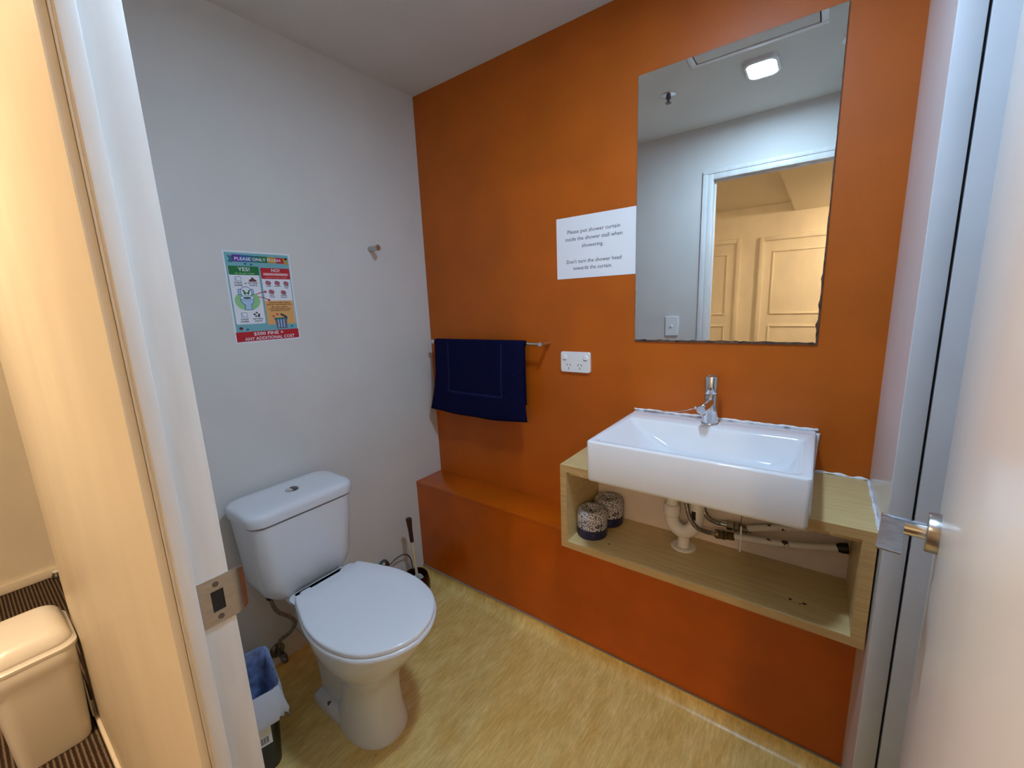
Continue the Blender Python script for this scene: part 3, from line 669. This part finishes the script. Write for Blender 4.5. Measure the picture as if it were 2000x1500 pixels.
# ------------------------------------------------------------------ toilet
YC = -0.797
t = thing('toilet', 'white close-coupled toilet with its lid down against the white wall', 'toilet', (0.3, YC, F))
def egg(x0, x1, hw, z, n=40, e=2.3, yc=YC):
    pts = []
    for i in range(n):
        a = 2 * math.pi * i / n; c, s = math.cos(a), math.sin(a)
        pts.append(((x0 + x1) / 2 + (x1 - x0) / 2 * math.copysign(abs(c) ** (2 / e), c), yc + hw * math.copysign(abs(s) ** (2 / e), s), z))
    return pts
YB = YC + 0.010
loft('pan', [egg(.300, .560, .094, F, yc=YB), egg(.300, .560, .094, F + .010, yc=YB), egg(.307, .554, .089, -.015, yc=YB), egg(.322, .547, .081, .030, yc=YB), egg(.335, .545, .077, .09, yc=YB), egg(.335, .55, .080, .14, yc=YB - .002), egg(.33, .568, .094, .185, yc=YB - .004),
             egg(.31, .602, .116, .23, yc=YB - .007), egg(.29, .642, .137, .275), egg(.275, .672, .147, .32), egg(.265, .69, .152, .358), egg(.265, .695, .153, .378), egg(.27, .69, .149, .382)], 'ceramic', t, smooth=60)
loft('pan_rear', [rrect(.210, .40, YB - hw, YB + hw, .025, z) for z, hw in ((F, .06), (0, .058), (.17, .066), (.29, .095), (.375, .12))], 'ceramic', t, smooth=50)
loft('foot_flange', [rrect(.207, .42, YB - .086, YB + .086, .02, z) for z in (F, F + .026)] + [rrect(.217, .42, YB - .074, YB + .074, .02, F + .038)], 'ceramic', t, smooth=50)
for s in (-1, 1): lathe('floor_bolt', (.298, YB + s * .074, F + .030), (0, 0, 1), [(0, .007), (.008, .006), (.009, .003)], 'dark_steel', t, 12)
tube('outlet_pipe', [(0.0, YC + 0.02, .13), (0.23, YC + 0.012, .13)], 0.046, 'pvc', t, 20, curve=False)
box('inlet_shelf', .09, .30, YC - .10, YC + .10, .335, .375, 'ceramic', t, bev=.015, seg=3)
# seat ring and lid, D-shaped with a straight rear edge
def dshape(g, z):
    hw = [(.276, .111), (.29, .118), (.32, .129), (.36, .142), (.40, .154), (.44, .163), (.50, .168), (.56, .163), (.62, .146), (.66, .121), (.69, .087), (.712, .047), (.722, 0)]
    half = catmull([(x, -y, 0) for x, y in hw], 3)
    pts = [(p.x, p.y) for p in half] + [(p.x, -p.y) for p in reversed(half[:-1])]
    cx = 0.5; out = []
    for x, y in pts:
        r = math.hypot(x - cx, y); k = (r + g) / r if r else 1
        out.append((cx + (x - cx) * k, YC + y * k, z))
    return out
loft('seat', [dshape(-.006, .382), dshape(.002, .385), dshape(.003, .394), dshape(-.002, .398)], 'seat_plastic', t, smooth=60)
loft('lid', [dshape(-.008, .399), dshape(-.001, .4005), dshape(0, .409), dshape(-.002, .4122), dshape(-.007, .414), dshape(-.06, .415)], 'seat_plastic', t, smooth=60)
for s in (-1, 1): tube('hinge', [(.262, YC + s * .085, .396), (.262, YC + s * .055, .396)], .009, 'seat_plastic', t, 12, curve=False)
# cistern
CY0, CY1 = -0.985, -0.636
cl = []
for z, a, b, f, r in ((.362, .075, .07, .195, .03), (.368, .055, .05, .205, .045), (.395, .03, .028, .215, .055), (.43, .02, .018, .222, .055), (.55, .012, .010, .230, .05), (.647, .006, .006, .236, .045)):
    cl.append(rrect(.03, f, CY0 + a, CY1 - b, r, z, 7))
ci = loft('cistern', cl, 'cistern', t, smooth=50)
ld = [rrect(.028 + g, .242 - g, CY0 + g, CY1 - g, .05, z, 7) for z, g in ((.653, .006), (.655, 0), (.678, -.003), (.688, 0), (.6935, .006), (.696, .018), (.6965, .05))]
ll = loft('cistern_lid', ld, 'cistern', ci, smooth=50)
fb = lathe('flush_button', (.135, YC - .01, .6965), (0, 0, 1), [(0, .0225), (.002, .0225), (.0032, .0205), (.0028, .018)], 'chrome', t, 32)
for s in (-1, 1):
    pts = [(.135 + .0165 * math.cos(math.radians(a)), YC - .01 + s * .0015 + s * .0165 * math.sin(math.radians(a)), .6995) for a in range(0, 181, 15)]
    bm = bmesh.new(); bm_loft(bm, [pts, [(x, y, z + (.0022 if s > 0 else .0012)) for x, y, z in pts]]); obj('button_half', bm, 'dark_steel' if s > 0 else 'chrome', fb, False)
# water feed on the near side: stop valve and braided hose
t = thing('stop_valve', 'chrome stop valve low on the white wall under the cistern', 'valve', (0.0, -0.885, 0.055))
lathe('wall_rose', (0.0, -0.885, 0.056), (1, 0, 0), [(0, .027), (.003, .027), (.008, .020), (.010, .010)], 'dark_steel', t, 24)
lathe('valve_body', (0.008, -0.885, 0.056), (1, 0, 0), [(0, .009), (.03, .009), (.031, .012), (.05, .012), (.052, .008)], 'dark_steel', t, 18)
lathe('valve_handle', (0.048, -0.885, 0.050), (1, 0, -.3), [(0, .008), (.004, .0125), (.018, .0115), (.022, .008)], 'dark_steel', t, 8)
lathe('outlet_nut', (0.036, -0.885, 0.064), (0, 0, 1), [(0, .009), (.012, .010), (.022, .0095), (.03, .007)], 'dark_steel', t, 10)
t = thing('flexible_hose', 'braided hose rising from the stop valve to the cistern', 'hose', (0.04, -0.885, 0.09))
tube('braided_hose', [(0.036, -0.885, 0.09), (0.05, -0.885, 0.125), (0.08, -0.862, 0.155), (0.092, -0.844, 0.19), (0.092, -0.864, 0.228), (0.092, -0.892, 0.262), (0.09, -0.906, 0.30), (0.088, -0.91, 0.345)], 0.0068, 'braid', t, 10)
lathe('hose_nut', (0.088, -0.91, 0.325), (0, 0, 1), [(0, .011), (.012, .0135), (.04, .0135)], 'black', t, 10)
# second wall fitting beyond the seat
t = thing('wall_valve', 'grey domed valve on the white wall behind the toilet seat', 'valve', (0, -0.402, 0.13))
lathe('dome', (0.0, -0.402, 0.132), (1, 0, 0), [(0, .025), (.012, .025), (.022, .020), (.028, .010)], 'dark_steel', t, 24)
lathe('spindle', (0.026, -0.402, 0.132), (1, 0, 0), [(0, .006), (.012, .006), (.014, .003)], 'dark_steel', t, 12)
tube('thin_tube', [(0.02, -0.385, 0.125), (0.025, -0.34, 0.142), (0.028, -0.295, 0.136), (0.03, -0.268, 0.10), (0.032, -0.262, 0.03), (0.048, -0.262, F)], 0.0028, 'dark_steel', t, 8)

# ------------------------------------------------------------------ toilet brush
bx, by = 0.104, -0.304
t = thing('brush_holder', 'round dark brown pot holding the toilet brush', 'brush holder', (bx, by, F))
lathe('pot', (bx, by, F), (0, 0, 1), [(0, .045), (.004, .05), (.04, .062), (.075, .0635), (.10, .058), (.115, .054), (.118, .051), (.114, .048), (.06, .050), (.02, .04), (.015, .02)], 'brown', t, 36)
t = thing('toilet_brush', 'toilet brush with dark brown grip and cream rod', 'brush', (bx, by, F + 0.02))
b0 = Vector((bx + .004, by + .006, .012)); b1 = Vector((bx + .001, by - .012, .357)); bd = (b1 - b0).normalized(); bl = (b1 - b0).length
lathe('rod', b0 - bd * .03, bd, [(0, .0055), (.06, .0062), (.22, .0068), (.265, .0068)], 'cream_rod', t, 16)
lathe('grip', b0 + bd * .225, bd, [(0, .0085), (.01, .009), (.06, .0095), (bl - .235, .0135), (bl - .228, .0125), (bl - .226, .006)], 'handle_brown', t, 20)
bm = bmesh.new()
hc = b0 + Vector((.014, -.008, .026))
for i in range(420):
    d = Vector((random.gauss(0, 1), random.gauss(0, 1), random.gauss(0, 1))).normalized()
    a, b = frame_of(d); e = hc + Vector((d.x * .028, d.y * .028, d.z * .036)); q = hc + d * .004; r = .0011
    v = [bm.verts.new(q + a * r), bm.verts.new(q - a * r * .5 + b * r * .87), bm.verts.new(q - a * r * .5 - b * r * .87), bm.verts.new(e + a * r), bm.verts.new(e - a * r * .5 + b * r * .87), bm.verts.new(e - a * r * .5 - b * r * .87)]
    for f in ((0, 1, 4, 3), (1, 2, 5, 4), (2, 0, 3, 5), (3, 4, 5)): bm.faces.new([v[k] for k in f])
o = obj('bristle_head', bm, 'bristle', t); o['kind'] = 'stuff'

# ------------------------------------------------------------------ black waste bin with liner
bc = Vector((0.234, -1.093, F)); ba = math.radians(-13)
def brot(pts):
    c, s = math.cos(ba), math.sin(ba)
    return [(bc.x + x * c - y * s, bc.y + x * s + y * c, bc.z + z) for x, y, z in pts]
def bloop(hw, hd, r, z): return brot(rrect(-hw, hw, -hd, hd, r, z, 6))
t = thing('waste_bin', 'black waste bin with a pale bag liner beside the toilet', 'bin', (bc.x, bc.y, F))
loft('bin_body', [bloop(.080, .078, .025, 0), bloop(.083, .081, .027, .006), bloop(.100, .098, .03, .262), bloop(.103, .101, .03, .268), bloop(.100, .098, .03, .272), bloop(.097, .095, .03, .262), bloop(.080, .078, .025, .01)], 'bin_black', t, smooth=50)
def wavy(hw, hd, r, z, amp, zamp, ph):
    pts = rrect(-hw, hw, -hd, hd, r, z, 10); n = len(pts); out = []
    for i, (x, y, zz) in enumerate(pts):
        a = 2 * math.pi * i / n; k = 1 + amp * (math.sin(a * 7 + ph) + 0.6 * math.sin(a * 13 + ph * 2) + .5 * math.sin(a * 23 + ph * 3))
        out.append((x * k, y * k, zz + zamp * (math.sin(a * 3 + ph) + 0.5 * math.sin(a * 8 + ph * 1.7))))
    return brot(out)
bag = loft('bag_liner', [wavy(.113, .111, .03, .172, .03, .016, .4), wavy(.116, .114, .03, .20, .024, .008, .9), wavy(.111, .109, .03, .235, .018, .004, 1.6), wavy(.109, .107, .03, .262, .006, .002, 2.), wavy(.105, .103, .03, .279, .004, .002, 2.2)], 'liner', t, cap0=False, cap1=False, smooth=True)
loft('bag_inside', [wavy(.105, .103, .03, .279, .004, .002, 2.2), wavy(.098, .096, .03, .276, .005, .002, 2.5), wavy(.092, .090, .03, .24, .018, .004, 1.), wavy(.084, .082, .03, .16, .03, .004, 2.), wavy(.072, .070, .03, .07, .03, .004, 3.), wavy(.05, .05, .03, .03, .03, .002, 1.)], 'liner_in', bag, cap0=False, smooth=True, label='thin film against the black bin wall')
def bpt(x, y, z): return Vector(brot([(x, y, z)])[0])
un = (bpt(1, 0, 0) - bpt(0, 0, 0)); uy_ = (bpt(0, 1, 0) - bpt(0, 0, 0))
fo = bpt(.0965, .012, .108); 
lb = prism('paper_label', [(-.045, 0), (.05, 0), (.05, .065), (-.045, .065)], fo, uy_, Vector((0, 0, 1)) + un * .066, un, -.004, .0012, 'paper', t)
for i in range(9): prism('barcode_bar', [(.012 + .0035 * i, .008), (.0132 + .0035 * i + .0008 * (i % 2), .008), (.0132 + .0035 * i + .0008 * (i % 2), .03), (.012 + .0035 * i, .03)], fo, uy_, Vector((0, 0, 1)) + un * .066, un, .0012, .0016, 'black_ink', lb)
for i, wd in enumerate((.05, .042, .047)): prism('print_line', [(-.035, .04 + .007 * i), (-.035 + wd, .04 + .007 * i), (-.035 + wd, .0425 + .007 * i), (-.035, .0425 + .007 * i)], fo, uy_, Vector((0, 0, 1)) + un * .066, un, .0012, .0016, 'p_grey', lb)

# ------------------------------------------------------------------ hall bin, paper slip and door stop
hx0, hx1, hy0, hy1 = -.455, -.195, -1.525, -1.336
t = thing('swing_bin', 'white plastic swing-top bin on the dark hall carpet', 'bin', ((hx0 + hx1) / 2, (hy0 + hy1) / 2, 0))
def hloop(g, z, r=.04): return rrect(hx0 + g, hx1 - g, hy0 + g * .8, hy1 - g * .8, r, z, 6)
loft('bin_body', [hloop(.024, 0, .03), hloop(.021, .006, .035), hloop(.003, .335)], 'bin_white', t, smooth=50)
bg = []
for k, (g, z, amp) in enumerate(((.004, .267, .006), (.002, .28, .010), (-.002, .297, .009), (-.002, .315, .006), (.0, .335, .002))):
    lp_ = hloop(g, z); n = len(lp_); cx, cy = (hx0 + hx1) / 2, (hy0 + hy1) / 2
    bg.append([(cx + (x - cx) * (1 + amp * 2 * math.sin(i * 1.9 + k * .6)), min(cy + (y - cy) * (1 + amp * 2 * math.sin(i * 1.9 + k * .6)), YH - .0215), zz + .012 * math.sin(i * .7 + 1) * (1 - k / 4)) for i, (x, y, zz) in enumerate(lp_)])
loft('bag_fringe', bg, 'bin_white', t, cap0=False, cap1=False, smooth=True)
lid = loft('bin_lid', [hloop(-.001, .327), hloop(-.002, .329), hloop(-.002, .339), hloop(.004, .343), hloop(.006, .347)], 'bin_white', t, smooth=50)
dm = []
for i in range(10):
    a = math.pi / 2 * i / 9; g = .008 + .06 * (1 - math.cos(a)); dm.append(hloop(g, .345 + .055 * math.sin(a), max(.04 - g * .2, .02)))
loft('swing_flap', dm, 'bin_white', lid, smooth=True)
o = box('paper_slip', -.30, -.26, YH - .0225, YH - .0195, 0.03, .17, 'paper'); tag(o, 'white slip of paper tucked between swing-top bin and hall wall', 'paper')
t = thing('door_stop', 'small grey door stop by the hall skirting', 'door stop', (-1.54, -1.275, 0))
lathe('stop_body', (-1.535, -1.275, -.001), (0, 0, 1), [(0, .022), (.012, .022), (.02, .018), (.03, .016)], 'dark_steel', t, 20)
lathe('rubber_pad', (-1.535, -1.275, .029), (0, 0, 1), [(0, .0155), (.006, .015), (.009, .008)], 'plastic_white', t, 20)

# ------------------------------------------------------------------ bathroom door with lever handle, swung open to the right
dw, dth, da = 0.64, 0.035, math.radians(8.3)
hp = Vector((XR, -1.272, 0))
du = Vector((math.sin(da), math.cos(da), 0)); dn = Vector((-math.cos(da), math.sin(da), 0))      # along the leaf, out of the visible face
d1 = thing('door_1', None, None, hp, kind='structure')
def dpt(a, n, z): return hp + du * a + dn * n + Vector((0, 0, z))
bm = bmesh.new(); bm_box(bm, 0, dw, 0, dth, F + 0.01, 1.905, .0025)
bmesh.ops.transform(bm, matrix=Matrix(((du.x, dn.x, 0, hp.x), (du.y, dn.y, 0, hp.y), (0, 0, 1, 0), (0, 0, 0, 1))), verts=bm.verts)
leaf = obj('door_leaf', bm, 'door_paint', d1, 40)
hz, hd = 0.964, dw - 0.06
hn = thing('lever_handle', None, None, (0, 0, 0)); hn.parent = d1; hn.location = dpt(hd, dth, hz) - hp
del_props = [k for k in list(hn.keys())]
lathe('rose', dpt(hd, dth, hz), dn, [(0, .0265), (.011, .0265), (.0125, .0255), (.0125, .01)], 'brushed', hn, 40)
lathe('neck', dpt(hd, dth + .012, hz), dn, [(0, .0115), (.0455, .0115), (.0465, .0105)], 'chrome', hn, 24)
bm = bmesh.new()
def lever(a, n, z): return dpt(hd - a, dth + n, hz + z)
N0, N1 = .034, .058
lp = []
for a, zt_, zb in ((-.0095, .004, -.004), (-.006, .0085, -.0075), (0, .0095, -.0095), (.006, .0092, -.002), (.012, .0075, .002), (.05, .0045, .001), (.085, .002, -.0015), (.088, .001, -.001)):
    lp.append([lever(a, N0, zb), lever(a, N1, zb), lever(a, N1, zt_), lever(a, N0, zt_)])
bm_loft(bm, lp); obj('lever', bm, 'brushed', hn, 50)
for z in (0.25, 1.65):
    lathe('hinge', dpt(0, -.004, z), (0, 0, 1), [(0, .006), (.09, .006)], 'brushed', d1, 14)

# ------------------------------------------------------------------ ceiling fittings and the switch, seen in the mirror
t = thing('ceiling_light', 'bright rounded rectangular led light on the bathroom ceiling', 'ceiling light', (1.262, -.766, H))
lx, ly = 1.262, -.766
fl = [rrect(lx - .062 + g, lx + .062 - g, ly - .082 + g, ly + .082 - g, .03, H - dz) for g, dz in ((0, 0), (0, .014), (.004, .018), (.010, .018), (.010, .012))]
loft('housing', fl, 'plastic_white', t, cap1=False)
loft('diffuser', [rrect(lx - .0515, lx + .0515, ly - .0715, ly + .0715, .022, H - dz) for dz in (.006, .0165)], 'lamp_on', t)
t = thing('sprinkler_head', 'chrome fire sprinkler head in the bathroom ceiling', 'sprinkler', (.887, -.767, H))
lathe('escutcheon', (.887, -.767, H), (0, 0, -1), [(0, .033), (.003, .032), (.006, .024)], 'chrome', t, 32)
lathe('frame_body', (.887, -.767, H - .005), (0, 0, -1), [(0, .011), (.012, .011), (.013, .006), (.03, .006)], 'dark_steel', t, 20)
lathe('deflector', (.887, -.767, H - .034), (0, 0, -1), [(0, .013), (.002, .013)], 'dark_steel', t, 20)
t = thing('access_hatch', 'square white access hatch in the bathroom ceiling', 'hatch', (1.254, -.375, H))
a0, a1, b0_, b1_ = 1.030, 1.480, -.600, -.150
for x0, x1, y0, y1 in ((a0, a1, b0_, b0_ + .022), (a0, a1, b1_ - .022, b1_), (a0, a0 + .022, b0_ + .022, b1_ - .022), (a1 - .022, a1, b0_ + .022, b1_ - .022)):
    box('frame_strip', x0, x1, y0, y1, H - .004, H, 'plastic_white', t, bev=.001)
box('shadow_gap', a0 + .022, a1 - .022, b0_ + .022, b1_ - .022, H - .0004, H, 'slot', t)
box('hatch_panel', a0 + .026, a1 - .026, b0_ + .028, b1_ - .026, H - .003, H - .0004, 'ceiling', t)
t = thing('exhaust_vent', 'round white exhaust vent at the edge of the mirror reflection', 'vent', (1.585, -.77, H))
lathe('vent_ring', (1.585, -.77, H), (0, 0, -1), [(0, .068), (.006, .066), (.012, .055), (.010, .050)], 'plastic_white', t, 36)
lathe('vent_disc', (1.585, -.77, H - .010), (0, 0, -1), [(0, .042), (.006, .040), (.009, .030)], 'plastic_white', t, 36)
t = thing('light_switch', 'white light switch on the door wall reflected in the mirror', 'switch', (.788, YD, 1.05))
loft('faceplate', [[(x, YD + d, z) for x, z, _ in rrect(.750 + i, .826 - i, 1.050 + i, 1.168 - i, .004, 0)] for d, i in ((0, 0), (.007, 0), (.009, .002))], 'plastic_white', t)
lathe('toggle', (.788, YD + .009, 1.109), (0, 1, 0), [(0, .008), (.003, .0078), (.006, .005)], 'plastic_white', t, 20)
